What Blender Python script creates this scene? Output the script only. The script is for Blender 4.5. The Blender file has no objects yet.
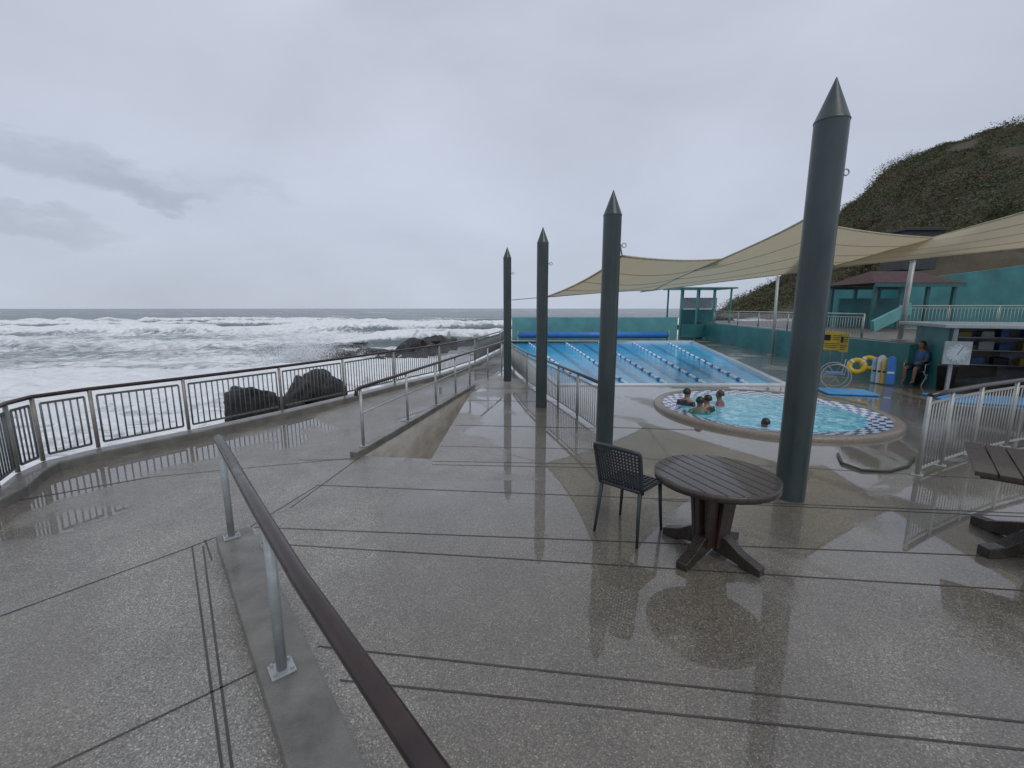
import bpy, bmesh, math, random
import numpy as np
from mathutils import Vector, Matrix, noise, geometry
random.seed(4); rng=np.random.default_rng(4)
V=Vector; R=math.radians; PI=math.pi
sc=bpy.context.scene; COL=sc.collection
H=2.1; F=440.0; SP,CP=math.sin(R(9.8)),math.cos(R(9.8))
def ray(x,y):
    u=(x-512)/F; v=(384-y)/F
    return V((u,CP+SP*v,-SP+CP*v))
def G(x,y,z=0.0):
    d=ray(x,y); k=(z-H)/d.z; return V((d.x*k,d.y*k,z))
def D(x,y,dep):
    d=ray(x,y); k=dep/d.y; return V((d.x*k,dep,H+d.z*k))
# ---------------------------------------------------------------- materials
def newmat(name):
    m=bpy.data.materials.new(name); m.use_nodes=True; nt=m.node_tree
    b=nt.nodes['Principled BSDF']; return m,nt,b
def N(nt,t,**k):
    n=nt.nodes.new(t)
    for a,b in k.items(): setattr(n,a,b)
    return n
def pos(nt,scale=(1,1,1)):
    g=N(nt,'ShaderNodeNewGeometry'); mp=N(nt,'ShaderNodeMapping'); mp.inputs['Scale'].default_value=scale
    nt.links.new(g.outputs['Position'],mp.inputs['Vector']); return mp.outputs[0]
def noi(nt,vec,scale,detail=4,rough=.55,dist=0):
    n=N(nt,'ShaderNodeTexNoise'); n.inputs['Scale'].default_value=scale; n.inputs['Detail'].default_value=detail
    n.inputs['Roughness'].default_value=rough; n.inputs['Distortion'].default_value=dist
    nt.links.new(vec,n.inputs['Vector']); return n.outputs[0]
def ramp(nt,fac,stops):
    r=N(nt,'ShaderNodeValToRGB'); e=r.color_ramp.elements
    while len(e)<len(stops): e.new(.5)
    for i,(p,c) in enumerate(stops):
        e[i].position=p; e[i].color=(*c,1) if len(c)==3 else c
    nt.links.new(fac,r.inputs[0]); return r.outputs[0]
def g3(a): return (a,a,a)
def mth(nt,op,a,b=None,clamp=False):
    n=N(nt,'ShaderNodeMath',operation=op,use_clamp=clamp)
    for i,x in enumerate((a,b)):
        if x is None: continue
        if isinstance(x,(int,float)): n.inputs[i].default_value=x
        else: nt.links.new(x,n.inputs[i])
    return n.outputs[0]
def mixc(nt,f,a,b,mode='MIX'):
    n=N(nt,'ShaderNodeMix',data_type='RGBA',blend_type=mode)
    for s,x in ((0,f),(6,a),(7,b)):
        if isinstance(x,(int,float)): n.inputs[s].default_value=x
        elif isinstance(x,tuple): n.inputs[s].default_value=(*x,1)
        else: nt.links.new(x,n.inputs[s])
    return n.outputs[2]
def bumpn(nt,b,h,strength,dist=.02):
    n=N(nt,'ShaderNodeBump'); n.inputs['Strength'].default_value=strength; n.inputs['Distance'].default_value=dist
    nt.links.new(h,n.inputs['Height']); nt.links.new(n.outputs[0],b.inputs['Normal'])
def M(name,c,rough=.5,metal=0,var=.25,scale=5,bump=0,bscale=60,stretch=(1,1,1),coat=0):
    m,nt,b=newmat(name); p=pos(nt,stretch)
    f=noi(nt,p,scale,5,.6)
    col=ramp(nt,f,[(.25,tuple(x*(1-var) for x in c)),(.75,tuple(min(1,x*(1+var)) for x in c))])
    nt.links.new(col,b.inputs['Base Color'])
    nt.links.new(ramp(nt,noi(nt,p,scale*2.3,3),[(.3,g3(rough*.75)),(.7,g3(min(1,rough*1.25)))]),b.inputs['Roughness'])
    b.inputs['Metallic'].default_value=metal
    if coat:
        b.inputs['Coat Weight'].default_value=coat; b.inputs['Coat Roughness'].default_value=.06; b.inputs['Coat IOR'].default_value=1.35
    if bump: bumpn(nt,b,noi(nt,p,bscale,4),bump,.01)
    return m
post_m=M('post_paint',(.036,.051,.051),.34,var=.4,scale=3,bump=.15,bscale=25,stretch=(1,1,.35))
cap_m=M('cap_rail',(.036,.022,.019),.24,var=.35,scale=6)
galv=M('galvanised',(.36,.38,.38),.42,.35,var=.2,scale=12)
cream=M('sea_rail_post',(.26,.25,.215),.45,.1,var=.25,scale=9)
bal_m=M('baluster_steel',(.12,.125,.125),.4,.2,var=.2)
balw=M('pale_steel',(.36,.37,.355),.4,.2,var=.15)
wood=M('wet_timber',(.026,.017,.013),.3,var=.6,scale=9,bump=.4,bscale=30,stretch=(1,6,1),coat=.6)
wood2=M('wet_timber_light',(.04,.024,.017),.32,var=.5,scale=9,bump=.4,bscale=30,stretch=(6,1,1),coat=.5)
resin=M('resin',(.03,.038,.045),.38,var=.15)
conc=M('smooth_concrete',(.14,.122,.10),.4,var=.35,scale=2.5,bump=.2,bscale=50)
wedgec=M('wedge_concrete',(.52,.49,.44),.5,var=.3,scale=2.0,bump=.25,bscale=40,stretch=(1,1,2.5))
concl=M('kerb_concrete',(.15,.142,.125),.34,var=.45,scale=4,bump=.8,bscale=110,coat=.35)
joint_m=M('joint',(.05,.045,.04),.4,var=.5,scale=2)
teal=M('teal_wall',(.032,.175,.18),.5,var=.3,scale=.8,bump=.1)
tealp=M('pale_teal_wall',(.10,.29,.29),.55,var=.25,scale=1)
dgreen=M('dark_green_steel',(.02,.10,.10),.4)
turq=M('turquoise_frame',(.035,.2,.2),.4)
roofb=M('red_brown_roof',(.055,.024,.021),.75,var=.25,scale=2,bump=.3,stretch=(8,1,1))
dark=M('dark_wall',(.04,.045,.047),.6,var=.4)
inner=M('kiosk_inner',(.22,.25,.26),.6,var=.3)
white=M('white_paint',(.72,.73,.72),.4,var=.06)
blackp=M('black_plastic',(.015,.016,.018),.4)
yellow=M('yellow_paint',(.72,.50,.04),.45,var=.1)
bluep=M('blue_vinyl',(.03,.17,.52),.4,var=.2)
mblue=M('blue_mat',(.06,.30,.62),.5,var=.15)
skinm=M('skin',(.30,.16,.105),.5,var=.1); skinm2=M('skin_tan',(.2,.105,.065),.5,var=.1)
hairm=M('dark_hair',(.018,.013,.011),.4); hairb=M('brown_hair',(.06,.035,.02),.45)
wets=M('black_swimwear',(.018,.02,.026),.5); pinks=M('dull_pink_swimwear',(.22,.08,.11),.5); blues=M('blue_shirt',(.05,.13,.3),.6); greens=M('green_swimwear',(.04,.14,.11),.5)
shorts_m=M('dark_shorts',(.025,.03,.045),.6)
hose_m=M('hose',(.05,.055,.04),.4)
foamspr=M('spray',(.85,.87,.89),.9,var=.03)
rockm,nt,b=newmat('black_rock'); p=pos(nt)
nt.links.new(ramp(nt,noi(nt,p,2.2,8,.65),[(.3,(.009,.009,.010)),(.55,(.032,.032,.032)),(.75,(.085,.08,.074))]),b.inputs['Base Color'])
b.inputs['Roughness'].default_value=.38; bumpn(nt,b,noi(nt,p,4,9,.75),1.0,.18)
# sail cloth
sailm,nt,b=newmat('sail_cloth'); p=pos(nt)
nt.links.new(ramp(nt,noi(nt,p,1.2,4),[(.3,(.56,.48,.34)),(.7,(.66,.58,.43))]),b.inputs['Base Color']); b.inputs['Roughness'].default_value=.85
tr=N(nt,'ShaderNodeBsdfTranslucent'); tr.inputs[0].default_value=(.64,.54,.36,1); mx=N(nt,'ShaderNodeMixShader'); mx.inputs[0].default_value=.42
nt.links.new(b.outputs[0],mx.inputs[1]); nt.links.new(tr.outputs[0],mx.inputs[2]); nt.links.new(mx.outputs[0],nt.nodes['Material Output'].inputs[0])
# wet exposed aggregate
deckm,nt,b=newmat('wet_aggregate'); p=pos(nt)
vo=N(nt,'ShaderNodeTexVoronoi'); vo.inputs['Scale'].default_value=135; nt.links.new(p,vo.inputs['Vector'])
sx=N(nt,'ShaderNodeSeparateXYZ'); nt.links.new(vo.outputs['Color'],sx.inputs[0])
stone=ramp(nt,sx.outputs[0],[(0,(.11,.106,.096)),(.3,(.175,.168,.152)),(.65,(.225,.214,.192)),(.92,(.29,.276,.25)),(1,(.46,.445,.42))])
edge=ramp(nt,vo.outputs['Distance'],[(.25,g3(1)),(.8,g3(.64))])
c1=mixc(nt,1.0,stone,edge,'MULTIPLY')
big=noi(nt,p,.46,6,.52,.9)
sp=N(nt,'ShaderNodeSeparateXYZ'); nt.links.new(p,sp.inputs[0])
mr=N(nt,'ShaderNodeMapRange'); mr.interpolation_type='SMOOTHSTEP'
for i,x in zip((1,2,3,4),(-2.6,.8,-.07,.115)): mr.inputs[i].default_value=x
nt.links.new(sp.outputs[0],mr.inputs[0])
mr2=N(nt,'ShaderNodeMapRange'); mr2.interpolation_type='SMOOTHSTEP'
for i,x in zip((1,2,3,4),(-3.6,-5.0,0,.17)): mr2.inputs[i].default_value=x
nt.links.new(sp.outputs[0],mr2.inputs[0])
wet=mth(nt,'ADD',mth(nt,'ADD',big,mr.outputs[0]),mr2.outputs[0])
fine=mth(nt,'MULTIPLY',mth(nt,'SUBTRACT',noi(nt,p,6,5,.65),.5),.09)
wetf=mth(nt,'ADD',wet,fine)
pud=ramp(nt,wetf,[(.40,g3(0)),(.54,g3(1))])
pool2=ramp(nt,wetf,[(.515,g3(0)),(.56,g3(1))])
stain=ramp(nt,noi(nt,p,1.7,6,.65),[(.3,g3(.78)),(.7,g3(1.15))])
c2=mixc(nt,1.0,c1,stain,'MULTIPLY')
c3=mixc(nt,pud,mixc(nt,1.0,c2,(1.33,1.33,1.31),'MULTIPLY'),mixc(nt,1.0,c2,(.92,.865,.77),'MULTIPLY'))
c4=mixc(nt,pool2,c3,mixc(nt,1.0,c3,(.84,.82,.79),'MULTIPLY'))
nt.links.new(c4,b.inputs['Base Color'])
nt.links.new(mixc(nt,pud,g3(.48),g3(.34)),b.inputs['Roughness'])
b.inputs['Coat IOR'].default_value=1.58
nt.links.new(mixc(nt,pool2,mixc(nt,pud,g3(.25),g3(.65)),g3(1)),b.inputs['Coat Weight'])
nt.links.new(mixc(nt,pool2,mixc(nt,pud,g3(.32),g3(.19)),g3(.012)),b.inputs['Coat Roughness'])
bh=mth(nt,'MULTIPLY',vo.outputs['Distance'],-1.0)
bn=N(nt,'ShaderNodeBump'); bn.inputs['Distance'].default_value=.003; bn.inputs['Strength'].default_value=.4
nt.links.new(bh,bn.inputs['Height']); nt.links.new(bn.outputs[0],b.inputs['Normal'])
cb_=N(nt,'ShaderNodeBump'); cb_.inputs['Distance'].default_value=.004
nt.links.new(mixc(nt,pool2,g3(.22),g3(.04)),cb_.inputs['Strength'])
nt.links.new(noi(nt,p,11,5,.6),cb_.inputs['Height']); nt.links.new(cb_.outputs[0],b.inputs['Coat Normal'])
# pool water
def poolmat(name,stops,sc_,bs,bsc):
    m,nt,b=newmat(name); p=pos(nt)
    f=noi(nt,p,sc_,5,.65,1.6)
    nt.links.new(ramp(nt,f,stops),b.inputs['Base Color']); b.inputs['Roughness'].default_value=.06; b.inputs['Specular IOR Level'].default_value=.25
    bumpn(nt,b,noi(nt,p,bsc,4,.6,.4),bs,.03); return m
lapw=poolmat('lap_pool_water',[(.3,(.015,.34,.66)),(.7,(.06,.54,.88))],1.3,.4,5)
lapd=poolmat('lap_pool_floor_line',[(.3,(.01,.16,.40)),(.7,(.03,.28,.55))],1.3,.4,5)
wadw=poolmat('wading_water',[(.30,(.02,.20,.36)),(.44,(.07,.38,.52)),(.55,(.18,.54,.64)),(.68,(.52,.74,.80))],4.2,.55,7)
tileb=M('blue_tile',(.018,.08,.26),.15,var=.25,scale=20); tilew=M('white_tile',(.58,.63,.66),.15,var=.1)
# ---------------------------------------------------------------- mesh builder
class MB:
    def __init__(s): s.v=[];s.f=[];s.s=[];s.m=[]
    def add(s,vs,fs,sm=False,mi=0):
        o=len(s.v); s.v+=[V(a) for a in vs]
        for f in fs: s.f.append([i+o for i in f]); s.s.append(sm); s.m.append(mi)
        return s
    def hexa(s,b4,t4,mi=0):
        return s.add(list(b4)+list(t4),[(3,2,1,0),(4,5,6,7),(0,1,5,4),(1,2,6,5),(2,3,7,6),(3,0,4,7)],False,mi)
    def box(s,c,z,rz=0,mi=0):
        m=Matrix.Rotation(rz,3,'Z'); c=V(c); q=[]
        for dz in (-.5,.5):
            for dx,dy in ((-.5,-.5),(.5,-.5),(.5,.5),(-.5,.5)): q.append(c+m@V((dx*z[0],dy*z[1],dz*z[2])))
        return s.hexa(q[:4],q[4:],mi)
    def bar(s,p,q,w,h,mi=0):
        p=V(p);q=V(q); t=(q-p).normalized(); up=V((0,0,1)) if abs(t.z)<.95 else V((0,1,0))
        a=t.cross(up).normalized(); c=a.cross(t).normalized()
        k=lambda o:[o-a*w/2-c*h/2,o+a*w/2-c*h/2,o+a*w/2+c*h/2,o-a*w/2+c*h/2]
        A,B=k(p),k(q); return s.add(A+B,[(3,2,1,0),(4,5,6,7),(0,1,5,4),(1,2,6,5),(2,3,7,6),(3,0,4,7)],False,mi)
    def tube(s,pts,r,n=8,mi=0,closed=False,sm=True):
        pts=[V(p) for p in pts]; L=len(pts); rs=r if isinstance(r,(list,tuple)) else [r]*L
        vs=[];fs=[]; a=None
        for i in range(L):
            if closed: t=pts[(i+1)%L]-pts[i-1]
            else: t=pts[min(i+1,L-1)]-pts[max(i-1,0)]
            t.normalize()
            if a is None:
                up=V((0,0,1)) if abs(t.z)<.9 else V((1,0,0)); a=t.cross(up).normalized()
            else: a=(a-t*a.dot(t)).normalized()
            c=t.cross(a)
            for j in range(n):
                g=2*PI*j/n; vs.append(pts[i]+(a*math.cos(g)+c*math.sin(g))*rs[i])
        for i in range(L if closed else L-1):
            for j in range(n):
                k=(i+1)%L; fs.append((i*n+j,i*n+(j+1)%n,k*n+(j+1)%n,k*n+j))
        s.add(vs,fs,sm,mi)
        if not closed:
            o=len(s.v)-len(vs)
            s.f.append([o+j for j in range(n)][::-1]); s.s.append(False); s.m.append(mi)
            s.f.append([o+(L-1)*n+j for j in range(n)]); s.s.append(False); s.m.append(mi)
        return s
    def prism(s,poly,z0,z1,mi=0):
        n=len(poly); vs=[V((p[0],p[1],z0)) for p in poly]+[V((p[0],p[1],z1)) for p in poly]
        return s.add(vs,[tuple(range(n))[::-1],tuple(range(n,2*n))]+[(i,(i+1)%n,n+(i+1)%n,n+i) for i in range(n)],False,mi)
    def strip(s,pts,a,b_,z0,z1,mi=0):
        P=[V((p[0],p[1],0)) for p in pts]; L=len(P); A=[];B=[]
        for i in range(L):
            t=(P[min(i+1,L-1)]-P[max(i-1,0)]).normalized(); n=V((t.y,-t.x,0)); A.append(P[i]+n*a); B.append(P[i]+n*b_)
        up=lambda p,z:V((p.x,p.y,z))
        for i in range(L-1): 
            fs=[(4,5,6,7),(0,1,5,4),(2,3,7,6)]
            if i==0: fs.append((3,0,4,7))
            if i==L-2: fs.append((1,2,6,5))
            s.add([up(A[i],z0),up(A[i+1],z0),up(B[i+1],z0),up(B[i],z0),up(A[i],z1),up(A[i+1],z1),up(B[i+1],z1),up(B[i],z1)],fs,False,mi)
        return s
    def lathe(s,prof,n=32,c=(0,0,0),mi=0,sm=True):
        c=V(c); vs=[];fs=[]
        for r,z in prof:
            for j in range(n): vs.append(c+V((r*math.cos(2*PI*j/n),r*math.sin(2*PI*j/n),z)))
        for i in range(len(prof)-1):
            for j in range(n): fs.append((i*n+j,i*n+(j+1)%n,(i+1)*n+(j+1)%n,(i+1)*n+j))
        return s.add(vs,fs,sm,mi)
    def build(s,name,mats,parent=None,off=None,bev=0):
        me=bpy.data.meshes.new(name); o_=V(off) if off is not None else V((0,0,0))
        me.from_pydata([tuple(v-o_) for v in s.v],[],s.f)
        me.polygons.foreach_set('use_smooth',s.s)
        me.polygons.foreach_set('material_index',s.m)
        for m in (mats if isinstance(mats,(list,tuple)) else [mats]): me.materials.append(m)
        bm=bmesh.new(); bm.from_mesh(me); bmesh.ops.recalc_face_normals(bm,faces=bm.faces); bm.to_mesh(me); bm.free()
        me.update(); o=bpy.data.objects.new(name,me); COL.objects.link(o)
        if parent: o.parent=parent
        if bev:
            md=o.modifiers.new('bevel','BEVEL'); md.width=bev; md.segments=2; md.limit_method='ANGLE'
        return o
def part_box(name,mat,parent,c,z,bev=0): m=MB(); m.box(c,z); return m.build(name,mat,parent,bev=bev)
def tag(o,label,cat,group=None):
    o['label']=label; o['category']=cat
    if group: o['group']=group
    return o
def root(name,label,cat,loc=(0,0,0),rz=0,group=None):
    o=bpy.data.objects.new(name,None); COL.objects.link(o); o.location=loc; o.rotation_euler=(0,0,rz); o.empty_display_size=.2
    return tag(o,label,cat,group)
def struct(o): o['kind']='structure'; return o
def mesh_at(name,mb,mats,base,label,cat,group=None,bev=0):
    o=mb.build(name,mats,None,base,bev); o.location=base; return tag(o,label,cat,group)
# ---------------------------------------------------------------- ground / deck
edge_px=[(0,499),(20,482),(45,470),(100,456),(190,437),(283,416),(345,401),(395,388),(440,377),(475,365),(500,352),(507,342)]
sea_edge=[V((-3.8,-3,0)),V((-4.25,0,0)),V((-4.75,1.6,0)),V((-5.15,2.8,0)),V((-5.48,3.8,0))]+[G(*q) for q in edge_px]
PN,PF=[G(556,386),G(792,386)],[G(503,341),G(693,341)]
wc=V((5.25,8.9,0)); WR=2.2
circ=lambda r,n=64,z=0:[V((wc.x+r*math.cos(2*PI*i/n),wc.y+r*math.sin(2*PI*i/n),z)) for i in range(n)]
outer=sea_edge+[V((-.9,33,0)),V((40,33,0)),V((40,-3,0))]
hole1=[PN[0],PN[1],PF[1],PF[0]]; hole2=circ(WR-.08)[::-1]
A0,B0,C0=G(362,456),G(431,459),G(473,389)
hole3=[A0,B0,C0]
loops=[outer,hole1,hole2,hole3]; flat=[q for l in loops for q in l]
tris=geometry.tessellate_polygon(loops)
d=MB(); d.add([V((q.x,q.y,0)) for q in flat],[t for t in tris])
jl=[((318,646),(1100,730)),((340,680),(1100,757)),((254,527),(1100,560)),((262,543),(1100,595)),((300,460),(360,459)),((432,461),(600,464)),((318,485),(1100,516)),
    ((290,508),(360,457)),((0,616),(193,546)),((192,546),(222,768)),((50,768),(262,668)),((150,477),(352,458)),((222,535),(192,546)),((205,540),(212,560)),
    ((432,464.5),(600,467.5)),((455,425),(595,428)),((440,446),(596,449)),((468,400),(565,402)),((478,388),(545,389)),((655,500),(1100,520)),((604,456),(1010,480)),((245,530),(318,485)),
    ((20,500),(150,477)),((203,546),(232,768)),((700,430),(604,427))]
for a,b_ in jl:
    p,q=G(*a,z=.003),G(*b_,z=.003); w=.0065 if p.length<7 else .013
    t=(q-p).normalized(); n=V((-t.y,t.x,0))*w
    d.add([p-n,q-n,q+n,p+n],[(0,1,2,3)],False,1)
struct(d.build('deck',[deckm,joint_m]))
k=MB(); k.strip(sea_edge,-.02,.24,-.02,.12); struct(k.build('sea_kerb',concl,bev=.02))
k=MB(); k.strip(sea_edge,-.05,-.021,-4,.02); struct(k.build('sea_wall',conc))
hl0=V((-1.29,2.16,.1)); hl1=V((-2.49,3.62,.1)); kd=(hl1-hl0).normalized(); kn=V((kd.y,-kd.x,0))
k=MB(); k.strip([hl0-kd*3.2,hl1+kd*.12],-.11,.17,-.02,.1); struct(k.build('handrail_kerb',concl,bev=.015))
pit=MB(); zb=-1.25
for p,q in ((A0,B0),(B0,C0),(C0,A0)):
    pit.add([V((p.x,p.y,zb)),V((q.x,q.y,zb)),V((q.x,q.y,-.002)),V((p.x,p.y,-.002))],[(0,1,2,3)])
pit.add([V((p.x,p.y,zb+.001)) for p in (A0,B0,C0)],[(0,1,2)])
struct(pit.build('wedge_retaining_wall',wedgec))
tn=(C0-A0).normalized(); nn=V((tn.y,-tn.x,0))
k=MB(); k.strip([A0-tn*.1,C0+tn*.2],-.13,.0,-.02,.09); struct(k.build('wedge_kerb',concl,bev=.012))
# ---------------------------------------------------------------- handrails and railings
def post_part(rt,p,h,mat,w=.045,plate=True,off=None,ln=None):
    m=MB(); m.tube([p+V((0,0,.008)),p+V((0,0,h))],w/2,12); o=m.build('post',mat,rt,off)
    if plate:
        m=MB(); m.box(p+V((0,0,.006)),(w*2.3,w*2.3,.012),.7); pl=m.build('base_plate',mat,o,off,.003)
        if p.length<6:
            for sx in (-1,1):
                for sy in (-1,1):
                    m=MB(); q=p+Matrix.Rotation(.7,3,'Z')@V((sx*w*.8,sy*w*.8,0)); m.tube([q+V((0,0,.012)),q+V((0,0,.028))],.009,6,sm=False)
                    m.build('bolt',mat,o,off)
    return o
t=root('handrail','brown topped handrail on grey posts along the low kerb in the near foreground','handrail',hl0)
m=MB(); rh=.868; a=hl0-kd*3.0+V((.14,.0,rh)); b_=hl1+kd*.16+V((0,0,rh))
m.tube([a,hl0-kd*.6+V((.012,0,rh)),hl0+kd*.3+V((0,0,rh)),b_,b_+kd*.03-V((0,0,.02))],[.037,.037,.037,.036,.03],16); m.build('rail',cap_m,t,hl0)
for i in (-1,0,1):
    p=hl0+(hl1-hl0)*i; post_part(t,p,rh-.025,galv,.055,True,hl0)
def railing(name,label,cat,pts,h,postm,balm,capm,pitch=.11,cap_r=.028,br=.007,plate=False,pw=.05,gap=.08):
    t=root(name,label,cat,pts[0]); off=pts[0]
    m=MB(); m.tube([p+V((0,0,h)) for p in pts],cap_r,10); m.build('top_rail',capm,t,off)
    for p in pts: post_part(t,p,h-.01,postm,pw,plate,off)
    for p,q in zip(pts[:-1],pts[1:]):
        m=MB(); dv=q-p; L=dv.length; e=dv/L
        a,b2=p+e*.07,q-e*.07
        m.bar(a+V((0,0,gap)),b2+V((0,0,gap)),.02,.03); m.bar(a+V((0,0,h-.1)),b2+V((0,0,h-.1)),.02,.03)
        n=max(2,int(L/pitch))
        for i in range(n+1):
            c=a+(b2-a)*i/n; m.tube([c+V((0,0,gap)),c+V((0,0,h-.1))],br*(1.3 if i in (0,n) else 1),5)
        m.build('baluster_panel',balm,t,off)
    return t
up=lambda P,z:[V((p.x,p.y,z)) for p in P]
railing('sea_railing','long curving balustrade with brown cap rail on the kerb above the surf','railing',up(sea_edge[2:],.12),.86,cream,bal_m,cap_m,.095,br=.0105)
pf=[G(600,434),G(577,417),G(558,404),G(541,393),G(527,383),G(514,371),G(508,362)]
railing('path_railing','grey balustrade along the right side of the narrow path beside the lap pool','railing',pf,.86,balw,balw,cap_m,.11,br=.009)
rf=[G(917,475),G(940,465.5),G(970,455.5),G(1005,446.5),G(1050,438),G(1120,429)]
railing('deck_railing','brown capped balustrade at the right side of the deck by the kiosk','railing',rf,1.03,balw,balw,cap_m,.105,cap_r=.032,br=.008,plate=True)
hp=[(360,446),(406,421),(435,405),(455,394),(471,386)]; HP=[]
for x,y in hp: HP.append(G(x,y,.09))
HP=[V((A0.x,A0.y,.09))-nn*.065+tn*((q-A0).dot(tn)) for q in HP]
t=root('ramp_handrail','brown topped handrail with plain posts along the top of the wedge shaped retaining wall','handrail',HP[0])
m=MB(); e=tn; m.tube([HP[0]-e*.12+V((0,0,.78)),HP[0]-e*.1+V((0,0,.86))]+[p+V((0,0,.88)) for p in HP]+[HP[-1]+e*4+V((0,0,.88))],.027,10); m.build('rail',cap_m,t,HP[0])
m=MB(); m.tube([p+V((0,0,.5)) for p in HP],.014,8); m.build('mid_rail',galv,t,HP[0])
for p in HP+[HP[-1]+e*1.8-V((0,0,.09)),HP[-1]+e*3.6-V((0,0,.09))]: post_part(t,p,.86 if p.z>.05 else .95,galv,.045,True,HP[0])
# ---------------------------------------------------------------- pointed posts
def pole(px,base_y,tip_y,r,label):
    g=G(px,base_y); tipz=D(px,tip_y,g.y).z; cone=r*2.6
    t=root('pointed_post',label,'post',g,0,'dark green pointed posts')
    m=MB(); z1=tipz-cone
    m.lathe([(r,-.02),(r*1.0,z1*.5),(r,z1)],40); m.build('shaft',post_m,t)
    m=MB(); m.lathe([(r*1.03,z1-.012),(r*1.03,z1+.0),(r*.99,z1+.008),(.004,tipz)],40); m.add([V((r*1.03*math.cos(2*PI*j/40),r*1.03*math.sin(2*PI*j/40),z1-.012)) for j in range(40)],[tuple(range(40))]); m.build('pointed_cap',post_m,t)
    m=MB(); m.tube([V((r+.05+.03*math.cos(a),.0,z1*.88+.03*math.sin(a))) for a in np.linspace(0,2*PI,13)[:-1]],.007,6,closed=True); m.tube([V((r-.01,0,z1*.88)),V((r+.03,0,z1*.88))],.01,6); m.build('eye_bolt',galv,t)
    return g,tipz
P1=pole(507.5,381,247,.112,'dark green pointed post farthest from the table, at the end of the path')
P2=pole(541,407,227,.118,'dark green pointed post second farthest away, halfway along the path railing')
P3=pole(604,449,190,.125,'dark green pointed post just behind the grey resin chair')
P4=pole(789,497,77,.15,'tallest dark green pointed post, beside the round timber table')
# ---------------------------------------------------------------- table
tb=G(709,552)
t=root('round_table','dark wet round timber table on a chunky pedestal beside the chair','table',tb,R(20))
m=MB(); rr=.485
n=9; w=2*rr/n
for i in range(n):
    x0=-rr+i*w+.004; x1=x0+w-.008; x0c=max(x0,-rr+.012); x1c=min(x1,rr-.012)
    top=[];bot=[]
    xs=np.linspace(x0c,x1c,5)
    for x in xs: y=math.sqrt(max(0,rr*rr-x*x)); top.append((x,y)); bot.append((x,-y))
    m.prism(bot+top[::-1],.69,.725)
m.build('table_top',wood,t,bev=.004)
m=MB(); m.lathe([(rr-.03,.668),(rr+.006,.668),(rr+.006,.722),(rr-.004,.724),(rr-.03,.69)],64); m.build('rim',wood2,t)
m=MB()
for i in range(8):
    a=2*PI*i/8
    p0=V((.10*math.cos(a),.10*math.sin(a),.1)); p1=V((.155*math.cos(a),.155*math.sin(a),.668))
    m.bar(p0,p1,.085,.04)
m.lathe([(.09,.08),(.13,.66)],8,sm=False)
m.build('pedestal',wood2,t,bev=.006)
def foot(t,a,prof,hw):
    c,s=math.cos(a),math.sin(a); m=MB()
    L=[V((c*r_-s*hw,s*r_+c*hw,z)) for r_,z in prof]; Rr=[V((c*r_+s*hw,s*r_-c*hw,z)) for r_,z in prof]; q=len(prof)
    m.add(L+Rr,[tuple(range(q)),tuple(range(q,2*q))[::-1]]+[(j,(j+1)%q,q+(j+1)%q,q+j) for j in range(q)]); m.build('foot',wood,t,bev=.006)
for i in range(4): foot(t,PI/2*i+.3,[(.05,.24),(.16,.2),(.28,.12),(.40,.075),(.44,.06),(.44,0),(.34,0),(.24,.03),(.12,.05),(.05,.06)],.045)
# ---------------------------------------------------------------- chair
bl,br_=G(593,531),G(637,549); mid=(bl+br_)/2; xd=(br_-bl).normalized(); ang=math.atan2(xd.y,xd.x)
fw=V((-xd.y,xd.x,0))
t=root('resin_chair','dark grey resin chair with perforated back, standing left of the round table','chair',mid+fw*.26,ang)
m=MB()
m.prism([(-.2,-.2),(.2,-.2),(.215,.2),(.17,.235),(-.17,.235),(-.215,.2)],.475,.495)
m.build('seat',resin,t,bev=.008)
m=MB()
for i in range(10):
    x=-.19+.38*i/9; m.bar((x,-.18,.499),(x,.2,.499),.012,.008)
for i in range(9):
    y=-.18+.38*i/8; m.bar((-.195,y,.4985),(.195,y,.4985),.012,.007)
m.build('seat_lattice',resin,t)
m=MB()
def bp(u,v):
    x=u*(.215+.012*v); y=-.215-.10*v-.045*(1-u*u)*(.3+.7*v)+.03; z=.49+.41*v-.02*u*u*v
    return V((x,y,z))
nu_,nv_=15,13
for i in range(nu_):
    u=-.93+1.86*i/(nu_-1); m.tube([bp(u,v) for v in np.linspace(0,1,7)],.0085,5)
for j in range(nv_):
    v=.05+.9*j/(nv_-1); m.tube([bp(u,v) for u in np.linspace(-1,1,9)],.009,5)
fr=[bp(-1,v) for v in np.linspace(-.02,.95,6)]+[bp(u,1) for u in np.linspace(-.94,.94,9)]+[bp(1,v) for v in np.linspace(.95,-.02,6)]
m.tube(fr,.017,8); m.tube([bp(u,.02) for u in np.linspace(-1,1,9)],.016,8)
m.build('backrest',resin,t)
for sx in (-1,1):
    for (y0,y1) in ((-.19,-.25),(.2,.225)):
        m=MB(); m.tube([V((sx*.195,y0,.485)),V((sx*.205,(y0+y1)/2,.25)),V((sx*.222,y1,0))],[.02,.017,.013],8); m.build('leg',resin,t)
# ---------------------------------------------------------------- square table at right edge
tc=V((4.60,3.50,0)); t=root('square_table','slatted square timber table cut off by the right edge of the deck view','table',tc,math.atan2(.74,.67))
m=MB()
for i in range(8):
    y=-.55+.1375*(i+.5); m.box((0,y,.755),(1.1,.128,.04))
m.build('table_top',wood2,t,bev=.006)
for sx in (-1,1): part_box('batten',wood,t,(sx*.38,0,.71),(.08,1.0,.05),.006)
part_box('pedestal',wood,t,(0,0,.38),(.2,.2,.61),.008)
for a in (0,PI/2,PI,3*PI/2): foot(t,a+.78,[(.05,.26),(.2,.2),(.42,.1),(.56,.085),(.56,0),(.4,0),(.28,.03),(.05,.07)],.05)
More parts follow.
